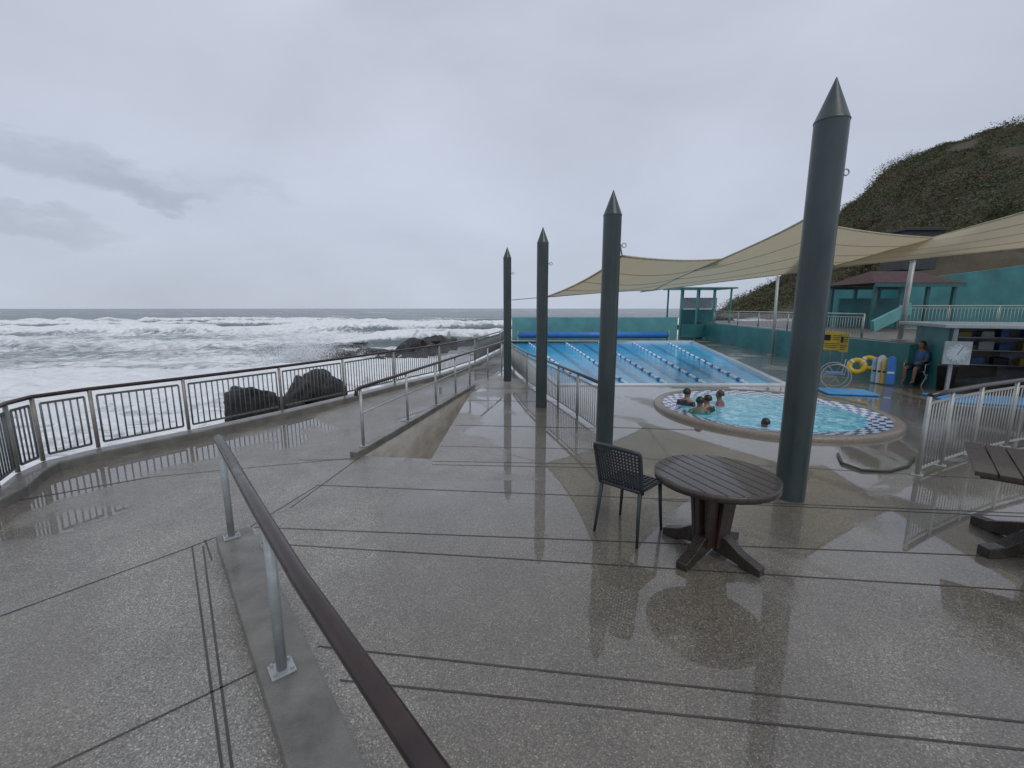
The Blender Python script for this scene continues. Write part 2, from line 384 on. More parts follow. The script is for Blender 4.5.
# ---------------------------------------------------------------- pools
def inset(q,d_):
    c=sum(q,V((0,0,0)))/4; return [p+(c-p).normalized()*d_ for p in q]
m=MB(); Q=hole1; Qi=inset(Q,.35)
for i in range(4):
    a,b_,c,e2=Q[i],Q[(i+1)%4],Qi[(i+1)%4],Qi[i]
    m.hexa([V((p.x,p.y,-.3)) for p in (a,b_,c,e2)],[V((p.x,p.y,.03)) for p in (a,b_,c,e2)])
struct(m.build('pool_coping',tilew,bev=.01))
rope_f=(.12,.32,.50,.68,.87)
m=MB(); m.add([V((p.x,p.y,-.1)) for p in Q],[(0,1,2,3)])
for f in (.22,.41,.59,.775):
    a=Qi[0].lerp(Qi[1],f); b_=Qi[3].lerp(Qi[2],f); a,b_=a.lerp(b_,.05),a.lerp(b_,.95); t_=(b_-a).normalized(); n_=V((t_.y,-t_.x,0))*.11
    m.add([V((q.x,q.y,-.096)) for q in (a-n_,b_-n_,b_+n_,a+n_)],[(0,1,2,3)],False,1)
struct(m.build('lap_pool_water',[lapw,lapd]))
lanes=['leftmost','second from left','middle','second from right','rightmost']
floatr=M('rope_float',(.80,.84,.85),.5,var=.06); floatb=M('rope_float_blue',(.06,.16,.46),.5,var=.1)
for i in range(5):
    f=rope_f[i]; a=Qi[0].lerp(Qi[1],f); b_=Qi[3].lerp(Qi[2],f); a.z=b_.z=-.068
    t=MB(); L=(b_-a).length; e=(b_-a)/L; n=int(L/.36)
    t.tube([a,b_],.010,5)
    for j in range(n):
        c=a+e*(j+.5)*L/n; w=.09; t.tube([c-e*w,c-e*w*.6,c+e*w*.6,c+e*w],[.02,.055,.055,.02],7,mi=1 if (j%3)==0 else 0)
    mesh_at('lane_rope',t,[floatr,floatb],a,f'{lanes[i]} of the five floating lane ropes in the big blue lap pool','lane rope','lane ropes in the lap pool')
t=root('cover_roller','long blue pool cover rolled up at the far end of the lap pool','pool cover',D(516,337,29.2))
a,b_=D(518,336,29.2),D(668,336,29.2); a.z=b_.z=.34
m=MB(); m.tube([a,b_],.2,16); m.build('rolled_cover',bluep,t,t.location)
for p in (a,b_):
    m=MB(); m.bar(V((p.x,p.y,0)),V((p.x,p.y,.6)),.1,.3); m.build('stand',galv,t,t.location)
# wading pool
t=MB(); t.lathe([(WR,-.02),(WR,.05),(WR-.03,.075),(WR-.16,.075),(WR-.18,.06)],96,wc); struct(t.build('wading_pool_rim',M('rim_pebble',(.21,.175,.14),.35,var=.35,scale=30,bump=.5,bscale=90,coat=.3)))
m=MB(); nT=140
for k_ in range(4):
    r0,r1=WR-.18-.095*k_,WR-.18-.095*(k_+1); z0,z1=.058-.0105*k_,.058-.0105*(k_+1)
    for j in range(nT):
        a0,a1=2*PI*j/nT,2*PI*(j+1)/nT
        m.add([wc+V((r0*math.cos(a0),r0*math.sin(a0),z0)),wc+V((r0*math.cos(a1),r0*math.sin(a1),z0)),wc+V((r1*math.cos(a1),r1*math.sin(a1),z1)),wc+V((r1*math.cos(a0),r1*math.sin(a0),z1))],[(0,1,2,3)],False,1 if (j//2+k_)%2 else 0)
struct(m.build('wading_pool_tiles',[tileb,tilew]))
m=MB(); m.add(circ(WR-.50,64,.02),[tuple(range(64))]); struct(m.build('wading_pool_water',wadw))
hpts=[(838,454),(842,463),(862,470),(890,471),(908,466),(914,458)]
m=MB(); m.tube([G(x,y,.02) for x,y in hpts],.018,8); mesh_at('hose',m,hose_m,G(838,454),'dark hose lying in a loop on the wet deck before the wading pool','hose')
# ---------------------------------------------------------------- people
def skinned(verts,edges,radii):
    me=bpy.data.meshes.new('person_body'); me.from_pydata(verts,edges,[]); o=bpy.data.objects.new('tmp',me); COL.objects.link(o)
    md=o.modifiers.new('s','SKIN'); md.use_smooth_shade=True
    for i,r in enumerate(radii):
        me.skin_vertices[0].data[i].radius=(r,r) if not isinstance(r,tuple) else r
        me.skin_vertices[0].data[i].use_root=(i==0)
    o.modifiers.new('d','SUBSURF').levels=2
    dg=bpy.context.evaluated_depsgraph_get(); dg.update(); nm=bpy.data.meshes.new_from_object(o.evaluated_get(dg))
    bpy.data.objects.remove(o); return nm
def person(label,loc,rz,pose,sk,hm,cm,s=1.0,lean=0.0):
    vs=[];rd=[];ed=[]
    def a(p,r,par=None):
        vs.append(p); rd.append(r); i=len(vs)-1
        if par is not None: ed.append((par,i))
        return i
    pel=a((0,0,0),(.14,.11)); w=a((0,.0+lean*.2,.17),(.125,.095),pel); ch=a((0,lean*.45,.36),(.15,.10),w); nb=a((0,lean*.6,.48),.075,ch)
    nk=a((0,lean*.66+.01,.55),.05,nb); jw=a((0,lean*.7+.03,.62),.07,nk); hd=a((0,lean*.72+.02,.70),.092,jw); tp=a((0,lean*.74,.775),.068,hd)
    ns=a((0,lean*.72+.115,.665),.013,jw)
    for sx in (-1,1):
        sh=a((sx*.17,lean*.55,.45),.052,nb)
        if pose=='chair': el=(sx*.24,.1,.22); wr=(sx*.18,.33,.16); tip=(sx*.15,.42,.15)
        elif pose=='swim': el=(sx*.3,.2,.55); wr=(sx*.22,.3,.8); tip=(sx*.2,.34,.88)
        else: el=(sx*.27,.06,.22); wr=(sx*.22,.3,.12); tip=(sx*.2,.39,.11)
        e_=a(el,.04,sh); w_=a(wr,.029,e_); wv=V(wr); tv=V(tip)-wv; p_=a(tuple(wv+tv*.45),.036,w_)
        for q in range(5):
            off=V(((q-2)*.018,0,0)); ln=(.55,.9,1,.92,.75)[q]
            if q==0: off=V((-sx*.045,0,.01))
            k1=a(tuple(wv+tv*.9*(.75 if q==0 else 1)+off),.010,p_); a(tuple(wv+tv*(1+.6*ln)+off*1.2-V((0,0,.025))),.008,k1)
        hp_=a((sx*.09,.02,-.05),.092,pel)
        if pose=='chair': kn=(sx*.13,.44,-.02); an=(sx*.12,.46,-.44); toe=(sx*.13,.62,-.475)
        elif pose=='swim': kn=(sx*.1,-.1,-.45); an=(sx*.1,-.3,-.8); toe=(sx*.1,-.36,-.92)
        else: kn=(sx*.16,.36,-.12); an=(sx*.12,.62,-.3); toe=(sx*.12,.74,-.26)
        k2=a(kn,.062,hp_); n2=a(an,.04,k2); a(toe,.03,n2)
    t=root('person',label,'person',loc,rz); t.scale=(s,s,s)
    b_=bpy.data.objects.new('body',skinned(vs,ed,rd)); b_.data.materials.append(sk); COL.objects.link(b_); b_.parent=t
    m=MB(); hc=V((0,lean*.73+.005,.705)); nu,nv=16,9
    vv=[];ff=[]
    for j in range(nv):
        ph=PI*.62*j/(nv-1)
        for i in range(nu):
            th=2*PI*i/nu; fr_=1.0 if math.sin(th)<.3 or ph<PI*.36 else .86
            rr_=.108*fr_*(1+.05*noise.noise(V((i*.9,j*.8,loc[0]))))
            vv.append(hc+V((rr_*math.sin(ph)*math.cos(th)*.95,rr_*math.sin(ph)*math.sin(th)*1.05-.012,rr_*math.cos(ph))))
    for j in range(nv-1):
        for i in range(nu): ff.append((j*nu+i,j*nu+(i+1)%nu,(j+1)*nu+(i+1)%nu,(j+1)*nu+i))
    m.add(vv,ff,True); m.build('hair',hm,t)
    for sx in (-1,1):
        m=MB(); c=V((sx*.033,lean*.72+.098,.695)); m.lathe([(.001,-.009),(.009,-.004),(.010,0),(.009,.004),(.001,.009)],8,c); m.build('eye',blackp,t)
        m=MB(); m.tube([V((sx*.17,lean*.55,.46)),V((sx*.215,.05,.33)),V((sx*.24,.1,.22)) if pose=='chair' else V((sx*.265,.06,.22))],[.072,.062,.056],10)
        if pose!='swim': m.build('sleeve',cm,t)
        if pose=='chair':
            m=MB(); m.tube([V((sx*.09,-.02,-.03)),V((sx*.11,.2,-.03)),V((sx*.13,.36,-.02))],[.112,.098,.085],12); m.build('shorts_leg',shorts_m,t)
    m=MB(); vv=[];ff=[]; rings=[(-.11,.165,.13,0),(0,.17,.135,0),(.1,.152,.118,.1),(.17,.148,.115,.2),(.28,.165,.122,.36),(.38,.178,.125,.47),(.45,.17,.105,.56),(.5,.10,.085,.62)]
    for z,rx,ry,l in rings:
        for i in range(18):
            th=2*PI*i/18; vv.append(V((rx*math.cos(th),ry*math.sin(th)+lean*l,z)))
    for j in range(len(rings)-1):
        for i in range(18): ff.append((j*18+i,j*18+(i+1)%18,(j+1)*18+(i+1)%18,(j+1)*18+i))
    m.add(vv,ff,True); m.build('shirt' if pose=='chair' else 'swimwear',cm,t)
    return t
def bath(x,y,label,rz,sk,hm,cm,s=.85,dz=-.36,lean=.1):
    g=G(x,y,.02); dv=V((g.x-wc.x,g.y-wc.y,0)); mxr=WR-.50-.14
    if dv.length>mxr: dv*=mxr/dv.length
    return person(label,(wc.x+dv.x,wc.y+dv.y,.02+dz*s),rz,'water',sk,hm,cm,s,lean)
bath(684,405,'leftmost bather of the group in the wading pool, in black swimwear',-.9,skinm,hairm,wets,.82,-.36)
bath(697,414,'bather in dark green swimwear in the middle of the wading pool group',-.4,skinm2,hairm,greens,.8,-.38)
bath(709,412,'bather in black swimwear right of the green one in the wading pool',.5,skinm,hairm,wets,.78,-.36)
bath(722,405,'bather in dull pink swimwear at the right of the wading pool group',1.0,skinm2,hairb,pinks,.78,-.4)
bath(768,434,'child low in the water at the near side of the wading pool',.2,skinm2,hairm,wets,.7,-.58)
g=G(706,362,-.1); person('swimmer halfway along the right lane of the lap pool',(g.x,g.y,-.72),.3,'swim',skinm,hairm,wets,.85,.1)
# ---------------------------------------------------------------- shade sails
hem=M('sail_hem',(.42,.36,.25),.8)
def sail(label,c4,sag,ex=.10,n=24,cables=()):
    a,b_,c,e2=c4; t=root('shade_sail',label,'shade sail',a); vs=[];fs=[]
    def S_(u,v):
        u2=.5+(u-.5)*(1-ex*4*v*(1-v)); v2=.5+(v-.5)*(1-ex*4*u*(1-u))
        p=a*(1-u2)*(1-v2)+b_*u2*(1-v2)+c*u2*v2+e2*(1-u2)*v2
        return p-V((0,0,sag*16*u*(1-u)*v*(1-v)))
    for j in range(n+1):
        for i in range(n+1): vs.append(S_(i/n,j/n))
    for j in range(n):
        for i in range(n): fs.append((j*(n+1)+i,j*(n+1)+i+1,(j+1)*(n+1)+i+1,(j+1)*(n+1)+i))
    m=MB(); m.add(vs,fs,True); m.build('canopy',sailm,t,a)
    m=MB(); ed=[S_(i/n,0) for i in range(n)]+[S_(1,i/n) for i in range(n)]+[S_(1-i/n,1) for i in range(n)]+[S_(0,1-i/n) for i in range(n)]
    m.tube(ed,.022,6,closed=True); m.build('edge_hem',hem,t,a)
    for u in (.25,.5,.75):
        m=MB(); m.tube([S_(u,j/n)-V((0,0,.004)) for j in range(n+1)],.008,4); m.build('seam',sailm,t,a)
    for p,q in cables:
        m=MB(); m.tube([p,q],.012,6); m.build('corner_cable',galv,t,a)
a1=D(546,297,12.3); b1=D(622,256,7.3); c1_=D(722,259,13); d1=D(655,290,18)
sail('left tan shade sail strung between the slim posts over the lap pool',[a1,b1,c1_,d1],.15,.1,cables=((a1,D(512,300,12.9)),(b1,D(619,238,P3[0].y)),))
a2=D(640,292,19); b2=D(716,262,13); c2_=D(806,219,8.5); d2=D(838,268,14)
sail('middle tan shade sail rising to the tallest pointed post',[a2,b2,c2_,d2],.1,.05,cables=((c2_,V((P4[0].x+.1,P4[0].y,3.55))),))
a3=D(786,272,15); b3=D(822,224,8.8); c3_=D(940,238,13); d3=D(850,266,15)
sail('pale shade sail directly behind the tallest post, in front of the headland',[a3,b3,c3_,d3],.05,.08)
a4=D(826,268,14); b4=D(925,240,13); c4_=D(1160,172,9); d4=D(1160,236,10)
sail('right tan shade sail stretching out of view past the shelter roof',[a4,b4,c4_,d4],.1,.06)
def spost(p,q,r,label):
    m=MB(); m.tube([p,q],r,12); t=root('sail_post',label,'post',p); m.build('shaft',balw,t,p); m=MB(); m.box(p+V((0,0,.012)),(.3,.3,.024)); m.build('base_plate',galv,t,p); m=MB(); m.tube([q,q+V((0,0,.03))],r*1.1,12); m.build('cap',galv,t,p)
spost(V((11.85,20,0)),D(778,277,20),.06,'white sail post rising from the pool deck behind the tallest dark post')
spost(V((12.3,14.0,1.1)),D(913,262,13.9),.07,'leaning white post below the right shade sail near the kiosk')
# ---------------------------------------------------------------- far structures
m=MB(); wl=[V((13.6,31,0)),V((13.4,28.5,0)),V((12.3,20,0)),V((11.4,13.4,0)),V((11.3,12.2,0))]
m.strip(wl,0,.25,0,1.1); mesh_at('retaining_wall',m,teal,V((12.3,20,0)),'long low teal retaining wall along the right side of the lap pool','wall')
m=MB(); m.prism([(p.x+.26,p.y) for p in wl[::-1]]+[(13.9,36),(60,36),(60,12.2)],.2,1.09); struct(m.build('terrace',conc))
railing('terrace_railing','pale balustrade on top of the low teal wall beside the lap pool','railing',[V((p.x+.12,p.y,1.1)) for p in (V((13.5,30,0)),V((13.1,26,0)),V((12.75,23.2,0)),V((12.3,20,0)),V((11.95,17.4,0)),V((11.6,14.8,0)))],.8,balw,balw,balw,.16,br=.010)
railing('upper_railing','pale balustrade on the terrace in front of the sloping teal wall','railing',[V((x,20.5-.04*(x-18),1.1)) for x in (17.8,20,22.2,24.4,26.6,29)],1.1,balw,balw,balw,.16,br=.012)
m=MB(); a,b_=D(512,338,30.2),D(676,338,30.2); m.box(((a.x+b_.x)/2,30.2,.74),(b_.x-a.x,.25,1.48)); mesh_at('end_wall',m,tealp,V((a.x,30.2,0)),'pale teal wall closing the far end of the lap pool','wall')
pc=V((13.3,32,0)); t=root('pavilion','small turquoise framed pavilion with flat roof beyond the far corner of the lap pool','pavilion',pc)
part_box('roof',turq,t,(0,0,3.45),(4.1,3.0,.10),.02)
for sx in (-1.7,-.6,.6,1.7):
    for sy in (-1.3,1.3): part_box('post',turq,t,(sx,sy,1.70),(.10,.10,3.40))
part_box('wall',teal,t,(.6,1.25,1.0),(2.6,.1,2.0)); part_box('wall',teal,t,(0,-1.38,.55),(3.2,.06,.9))
part_box('window',M('pavilion_glass',(.40,.46,.48),.1),t,(.6,1.19,2.45),(2.6,.04,.8))
sc_=V((18.9,22.5,1.1)); t=root('shelter','red brown roofed open shelter with green posts on the terrace','shelter',sc_)
m=MB(); w,l=2.15,1.7; z0,z1=2.15,2.8
v8=[V((-w,-l,z0)),V((w,-l,z0)),V((w,l,z0)),V((-w,l,z0)),V((-w*.5,0,z1)),V((w*.5,0,z1))]
m.add(v8,[(0,1,5,4),(1,2,5),(2,3,4,5),(3,0,4),(3,2,1,0)]); m.build('roof',roofb,t)
for sy in (-1,1): part_box('beam',dgreen,t,(0,sy*(l-.05),z0-.1),(2*w-.1,.08,.16))
for sx in (-1.85,-.62,.62,1.85):
    for sy in (-1.4,1.4): part_box('post',dgreen,t,(sx,sy,1.02),(.13,.13,2.04))
part_box('wall',teal,t,(.2,1.25,.75),(3.5,.1,1.5))
m=MB(); p,q=D(905,300,26),D(1120,300,26)
m.add([V((x,y,z)) for y in (25.8,26.1) for x,z in ((p.x,1.09),(q.x,1.09),(q.x,5.4),(D(1000,280,26).x,4.35),(D(935,285,26).x,3.9),(p.x,3.7))],[(0,1,2,3,4,5),(11,10,9,8,7,6)]+[(i,(i+1)%6,6+(i+1)%6,6+i) for i in range(6)])
mesh_at('teal_wall',m,teal,V((p.x,25.8,1.09)),'tall teal wall with sloping top behind the shelter','wall')
m=MB(); p,q=D(822,305,27.5),D(930,305,27.5); m.box(((p.x+q.x)/2,27.5,2.2),(q.x-p.x,.3,2.2)); mesh_at('teal_block_wall',m,teal,V((p.x,27.5,1.1)),'teal block wall seen through the open shelter','wall')
m=MB(); p,q=V((15.6,19.2,1.1)),V((18.0,20.2,2.2)); m.bar(p+V((0,0,.2)),q+V((0,0,-.1)),.14,.5); mesh_at('stair_flank',m,tealp,p,'pale sloping stair wall rising to the terrace railing','stair wall')
hb=D(912,234,33); t=root('lookout_hut','dark flat roofed hut on the slope above the middle shade sail','hut',hb-V((0,0,2.2)))
part_box('roof',blackp,t,(0,0,2.35),(3.0,2.4,.18),.02)
part_box('wall',dark,t,(0,0,.95),(2.4,1.9,2.6)); part_box('window',blackp,t,(-.2,-.97,1.6),(1.4,.04,.7))
# kiosk
kx=V((11.0,11.0,0)); kr=math.atan2(-.45,1); t=root('kiosk','low open fronted kiosk with flat pale roof at the right of the pool deck','kiosk',kx,kr)
Hk=1.66
kroof=M('kiosk_roof',(.30,.34,.34),.4)
part_box('roof',kroof,t,(3,1.2,Hk),(6.6,3.0,.09),.015)
part_box('back_wall',inner,t,(3,2.2,Hk/2-.03),(6,.1,Hk-.06)); 
for x in (.05,5.95): part_box('side_wall',teal,t,(x,1.2,Hk/2-.03),(.1,1.9,Hk-.06))
part_box('counter',galv,t,(3.9,.5,.72),(4.0,.6,.06),.01)
part_box('counter_front',dark,t,(3.9,.5,.34),(3.9,.5,.68))
for z in (.55,.95,1.3): part_box('shelf',galv,t,(2.8,1.95,z),(5.2,.36,.03))
for x in (.05,1.5,3,4.5,5.95): part_box('post',galv,t,(x,.05,Hk/2-.03),(.07,.07,Hk-.06))
pm=[M('poster_grey',(.18,.21,.22),.3,var=.6,scale=14),M('poster_dark',(.05,.06,.07),.3,var=.8,scale=14),M('poster_teal',(.06,.18,.2),.3,var=.5,scale=12)]
for i,x in enumerate((2.35,2.95,4.15)):
    f_=part_box('display_panel',blackp,t,(x,.17,1.04),(.5,.03,.55),.01)
    part_box('poster',pm[i%3],f_,(x,.151,1.05),(.36,.006,.40))
gear=[M('gear_red',(.30,.06,.04),.5),M('gear_yellow',(.42,.31,.06),.5),M('gear_blue',(.05,.13,.32),.5),M('gear_white',(.5,.51,.5),.5),M('gear_black',(.03,.03,.033),.5)]
rg=random.Random(8); gn=['red','yellow','blue','white','black']
for z,row in ((.55,'lower'),(.95,'middle'),(1.3,'upper')):
    for i in range(11):
        gi=rg.choice((0,1,2,2,3,3,4,4)); h_=rg.uniform(.12,.26); x=.45+i*.45+rg.uniform(-.06,.06)
        p=Matrix.Rotation(kr,3,'Z')@V((x,1.95,z+.016))+kx
        m=MB(); m.box((0,0,h_/2),(rg.uniform(.18,.34),.24,h_)); m.box((0,0,h_+.008),(.2,.26,.016))
        o=m.build('storage_box',gear[gi],bev=.01); o.location=p; o.rotation_euler=(0,0,kr); tag(o,f'{gn[gi]} storage box on the {row} kiosk shelf','box','boxes on the kiosk shelves')
ck=D(957,353,10.9); t=root('pace_clock','square pale pace clock board on the kiosk front','clock',ck,kr)
part_box('board',M('clock_board',(.34,.39,.40),.4),t,(0,0,0),(.52,.05,.58),.01)
m=MB(); nn_=32; m.add([V((.22*math.cos(2*PI*i/nn_),-.03,.22*math.sin(2*PI*i/nn_))) for i in range(nn_)],[tuple(range(nn_))]); m.build('dial',M('dial',(.48,.52,.53),.3),t)
m=MB(); m.bar((0,-.036,-.04),(.09,-.036,.16),.016,.004); m.build('hand',blackp,t)
for i in range(12):
    m=MB(); c,s=math.cos(PI*i/6),math.sin(PI*i/6); m.bar((c*.18,-.036,s*.18),(c*.208,-.036,s*.208),.012,.004)
    m.build('tick_mark',blackp,t)
def wsign(x,y,dep,w,h,label,c):
    p=D(x,y,dep); t=root('warning_sign',label,'sign',p,R(-50))
    part_box('panel',c,t,(0,0,0),(w,.03,h),.006)
    m=MB()
    m.box((-w*.22,-.018,h*.18),(w*.3,.004,h*.32))
    for i in range(3): m.box((w*.2,-.018,h*(.3-.1*i)),(w*.36,.004,h*.03))
    for i in range(3): m.box((-w*.03*i,-.018,h*(-.14-.1*i)),(w*(.72-.1*i),.004,h*.03))
    m.build('lettering',blackp,t)
    m=MB(); m.tube([V((0,.03,-p.z)),V((0,.03,h*.5))],.02,8); m.build('post',galv,t)
wsign(832,341,14.6,.58,.60,'yellow warning sign with black lettering at the wall, left one',yellow)
wsign(844,343,14.2,.24,.60,'narrow yellow sign right beside the larger yellow warning sign',M('sign_ochre',(.5,.38,.06),.5))
for x,y,l,r in ((857,366,'yellow rescue ring leaning on the wall, left one',.25),(869,363,'yellow rescue ring leaning on the wall, right one',.23)):
    p=D(x,y,12.9); p.z=r+.02 if p.z<r else p.z
    m=MB(); m.tube([V((r*.72*math.cos(a),.02*math.sin(a),r*.72*math.sin(a))) for a in np.linspace(0,2*PI,33)[:-1]],r*.28,10,closed=True)
    t=root('rescue_ring',l,'ring',p,R(-40)); m.build('ring',yellow,t)
    for q in range(4):
        m=MB(); a=PI/4+q*PI/2; c=V((r*.72*math.cos(a),0,r*.72*math.sin(a))); tt=V((-math.sin(a),0,math.cos(a))); m.tube([c-tt*.03,c+tt*.03],r*.29,10)
        m.build('band',white,t)
    t.rotation_euler=(R(-15),0,R(-40))
bcols=[('pale blue',M('board_blue',(.25,.45,.6),.4)),('white',M('board_white',(.55,.56,.55),.4)),('yellow',M('board_yellow',(.55,.42,.08),.4)),('dark blue',bluep)]
for i,(x,cm) in enumerate(zip((877,882,887,892),bcols)):
    p=D(x,366,12.3-.12*i); p.z=0; t=root('swim_board',f'{cm[0]} swim board standing upright beside the seated lifeguard','board',p,R(-30))
    m=MB(); pl=[]
    w,h=.10,.74+.07*(i%2)
    for a in np.linspace(0,PI,11): pl.append(V((w*math.cos(a),0,h-.15+.15*math.sin(a))))
    pl+=[V((-w,0,.02)),V((w,0,.02))]; q=len(pl)
    m.add([p_+V((0,-.025,0)) for p_ in pl]+[p_+V((0,.025,0)) for p_ in pl],[tuple(range(q)),tuple(range(q,2*q))[::-1]]+[(j,(j+1)%q,q+(j+1)%q,q+j) for j in range(q)])
    m.build('board',cm[1],t,bev=.01); m=MB(); m.box((0,-.029,.35),(.15,.006,.05)); m.build('stripe',blackp if i!=3 else white,t); t.rotation_euler=(R(-8),0,R(-30))
lg=G(915,384); t=root('lifeguard_chair','white framed folding chair under the seated lifeguard','chair',lg,R(115)); t.scale=(.88,.88,.88)
part_box('seat',bluep,t,(0,0,.44),(.48,.46,.03),.008)
m=MB(); m.add([V((-.23,-.22,.5)),V((.23,-.22,.5)),V((.23,-.34,.98)),V((-.23,-.34,.98))],[(0,1,2,3)]); m.build('backrest',bluep,t)
for sx in (-1,1):
    m=MB(); m.tube([V((sx*.25,.25,0)),V((sx*.25,-.22,.5)),V((sx*.25,-.35,1.0))],.014,8); m.build('frame',white,t)
    m=MB(); m.tube([V((sx*.25,-.3,0)),V((sx*.25,.22,.44))],.014,8); m.build('leg',white,t)
    m=MB(); m.tube([V((sx*.27,-.27,.68)),V((sx*.27,.2,.66)),V((sx*.27,.2,.44))],.014,8); m.build('armrest',white,t)
person('seated lifeguard in a blue shirt on the white framed chair',(lg.x,lg.y,.5),R(115),'chair',skinm,hairb,blues,.88,-.08)
p=G(944,390); t=root('bin','black bin standing at the corner of the kiosk','bin',p)
m=MB(); m.lathe([(.001,.0),(.16,0),(.2,.62),(.215,.63)],20); m.build('bucket',blackp,t); m=MB(); m.lathe([(.222,.63),(.222,.67),(.15,.71),(.001,.72)],20); m.build('lid',dark,t)
p=G(833,388); t=root('pool_wheelchair','white framed pool wheelchair with two big thin wheels beside the lap pool','wheelchair',p,R(60)); t.scale=(.9,.9,.9)
for sx in (-1,1):
    m=MB(); m.tube([V((sx*.28,.36*math.cos(a),.37+.36*math.sin(a))) for a in np.linspace(0,2*PI,33)[:-1]],.015,8,closed=True); w_=m.build('wheel',balw,t)
    m=MB()
    for k_ in range(6): m.tube([V((sx*.28,0,.37)),V((sx*.28,.35*math.cos(k_*PI/3),.37+.35*math.sin(k_*PI/3)))],.005,5)
    m.build('spokes',galv,w_)
    m=MB(); m.tube([V((sx*.22,-.25,.85)),V((sx*.22,-.2,.45)),V((sx*.22,.25,.45)),V((sx*.2,.4,.12))],.012,8); m.build('frame',balw,t)
part_box('seat',bluep,t,(0,.02,.46),(.42,.42,.03)); m=MB(); m.tube([V((-.29,0,.37)),V((.29,0,.37))],.012,8); m.build('axle',galv,t)
for x,y,w,l,lab in ((846,393,1.1,.75,'flat blue mat lying on the deck right behind the wading pool'),(985,401,1.9,1.0,'flat blue mat lying on the deck in front of the kiosk')):
    p=G(x,y); m=MB(); m.box(p+V((0,0,.03)),(w,l,.05),-.25); mesh_at('mat',m,mblue,p,lab,'mat',bev=.015)
# ---------------------------------------------------------------- headland
rid=[(728,309,75),(748,298,75),(772,283,76),(800,267,78),(824,246,80),(836,222,80),(848,206,80),(868,192,80),(884,172,80),(902,160,80),(922,154,79),(945,143,77),(965,139,76),(990,131,74),(1024,130,70),(1120,122,62),(1260,114,52),(1500,80,40)]
bas=[(724,312,52),(738,312,49),(755,312,47),(770,313,45),(800,313,42),(830,314,40),(850,314,38),(870,313,36),(895,312,35),(920,311,34),(945,310,33),(975,309,32),(1010,308,31),(1060,308,31),(1150,306,30),(1300,305,28),(1600,300,24)]
RP=[D(*q) for q in rid]; BP=[D(*q) for q in bas]; 
def lerpl(L,t):
    f=t*(len(L)-1); i=min(int(f),len(L)-2); return L[i].lerp(L[i+1],f-i)
def hill(s,t):
    a,b_=lerpl(BP,s),lerpl(RP,s); a=V((a.x,a.y,min(a.z,1.0)))
    if t<=1:
        p=a.lerp(b_,t); hgt=b_.z-a.z; p.z=a.z+hgt*(t**.9)
        n1=noise.fractal(V((p.x*.09,p.y*.09,p.z*.12)),1.0,2.0,5); amp=min(1,hgt/8)*3.4*math.sin(PI*min(1,t*.95+.02))
        p.z+=n1*amp+ .35*noise.noise(V((p.x*.4,p.y*.4,0)))*min(1,hgt/6); p.y-=n1*amp*1.8
    else:
        p=b_+V((0,(t-1)*60,-(t-1)*(b_.z+4)*1.6)); p.z+=.35*noise.noise(V((p.x*.4,p.y*.4,0)))
    return p
ns,ntt=180,70; m=MB(); vs=[hill(i/ns,j/ntt*1.5) for j in range(ntt+1) for i in range(ns+1)]
m.add(vs,[(j*(ns+1)+i,j*(ns+1)+i+1,(j+1)*(ns+1)+i+1,(j+1)*(ns+1)+i) for j in range(ntt) for i in range(ns)],True)
hm_,nt,b=newmat('headland_soil'); p=pos(nt)
nt.links.new(ramp(nt,noi(nt,p,.25,8,.65),[(.3,(.04,.046,.022)),(.5,(.078,.064,.04)),(.7,(.105,.08,.055))]),b.inputs['Base Color']); b.inputs['Roughness'].default_value=.9; bumpn(nt,b,noi(nt,p,2,8,.7),.8,.3)
struct(m.build('headland',hm_))
lf,nt,b=newmat('hill_foliage'); p=pos(nt)
ca=ramp(nt,noi(nt,p,.13,7,.65),[(.32,(.05,.085,.03)),(.45,(.085,.10,.04)),(.57,(.10,.085,.048)),(.70,(.12,.088,.056))])
cb=ramp(nt,noi(nt,p,.6,5,.7),[(.32,g3(.6)),(.68,g3(1.4))])
nt.links.new(mixc(nt,1.0,ca,cb,'MULTIPLY'),b.inputs['Base Color']); b.inputs['Roughness'].default_value=.85
m=MB()
for _ in range(40000):
    s=min(.98,random.random()**.8); t_=min(1.02,random.random()**.9*1.04); p=hill(s,t_)
    nz_=noise.noise(V((p.x*.12,p.y*.12,p.z*.12+5)))
    if nz_<-.26: continue
    sz=random.uniform(.06,.17); big_=2.0 if nz_>.2 and random.random()<.45 else 1
    for _k in range(5):
        o=V((random.gauss(0,.30),random.gauss(0,.30),random.uniform(0,.30)*big_))*big_
        ax=V((random.gauss(0,1),random.gauss(0,1),random.gauss(0,.6))).normalized(); ay=ax.cross(V((random.gauss(0,1),random.gauss(0,1),random.gauss(0,1)))).normalized()
        c=p+o; w=sz*.7; l=sz
        m.v+=[c-ax*l,c+ay*w*.6,c+ax*l,c-ay*w*.6]; k0=len(m.v)-4; m.f.append([k0,k0+1,k0+2,k0+3])
def fastbuild(m,name,mat):
    me=bpy.data.meshes.new(name); me.from_pydata([tuple(v) for v in m.v],[],m.f); me.materials.append(mat)
    o=bpy.data.objects.new(name,me); COL.objects.link(o); return o
o=fastbuild(m,'hill_scrub',lf); o['kind']='stuff'; tag(o,'dense olive and brown scrub covering the headland','scrub')
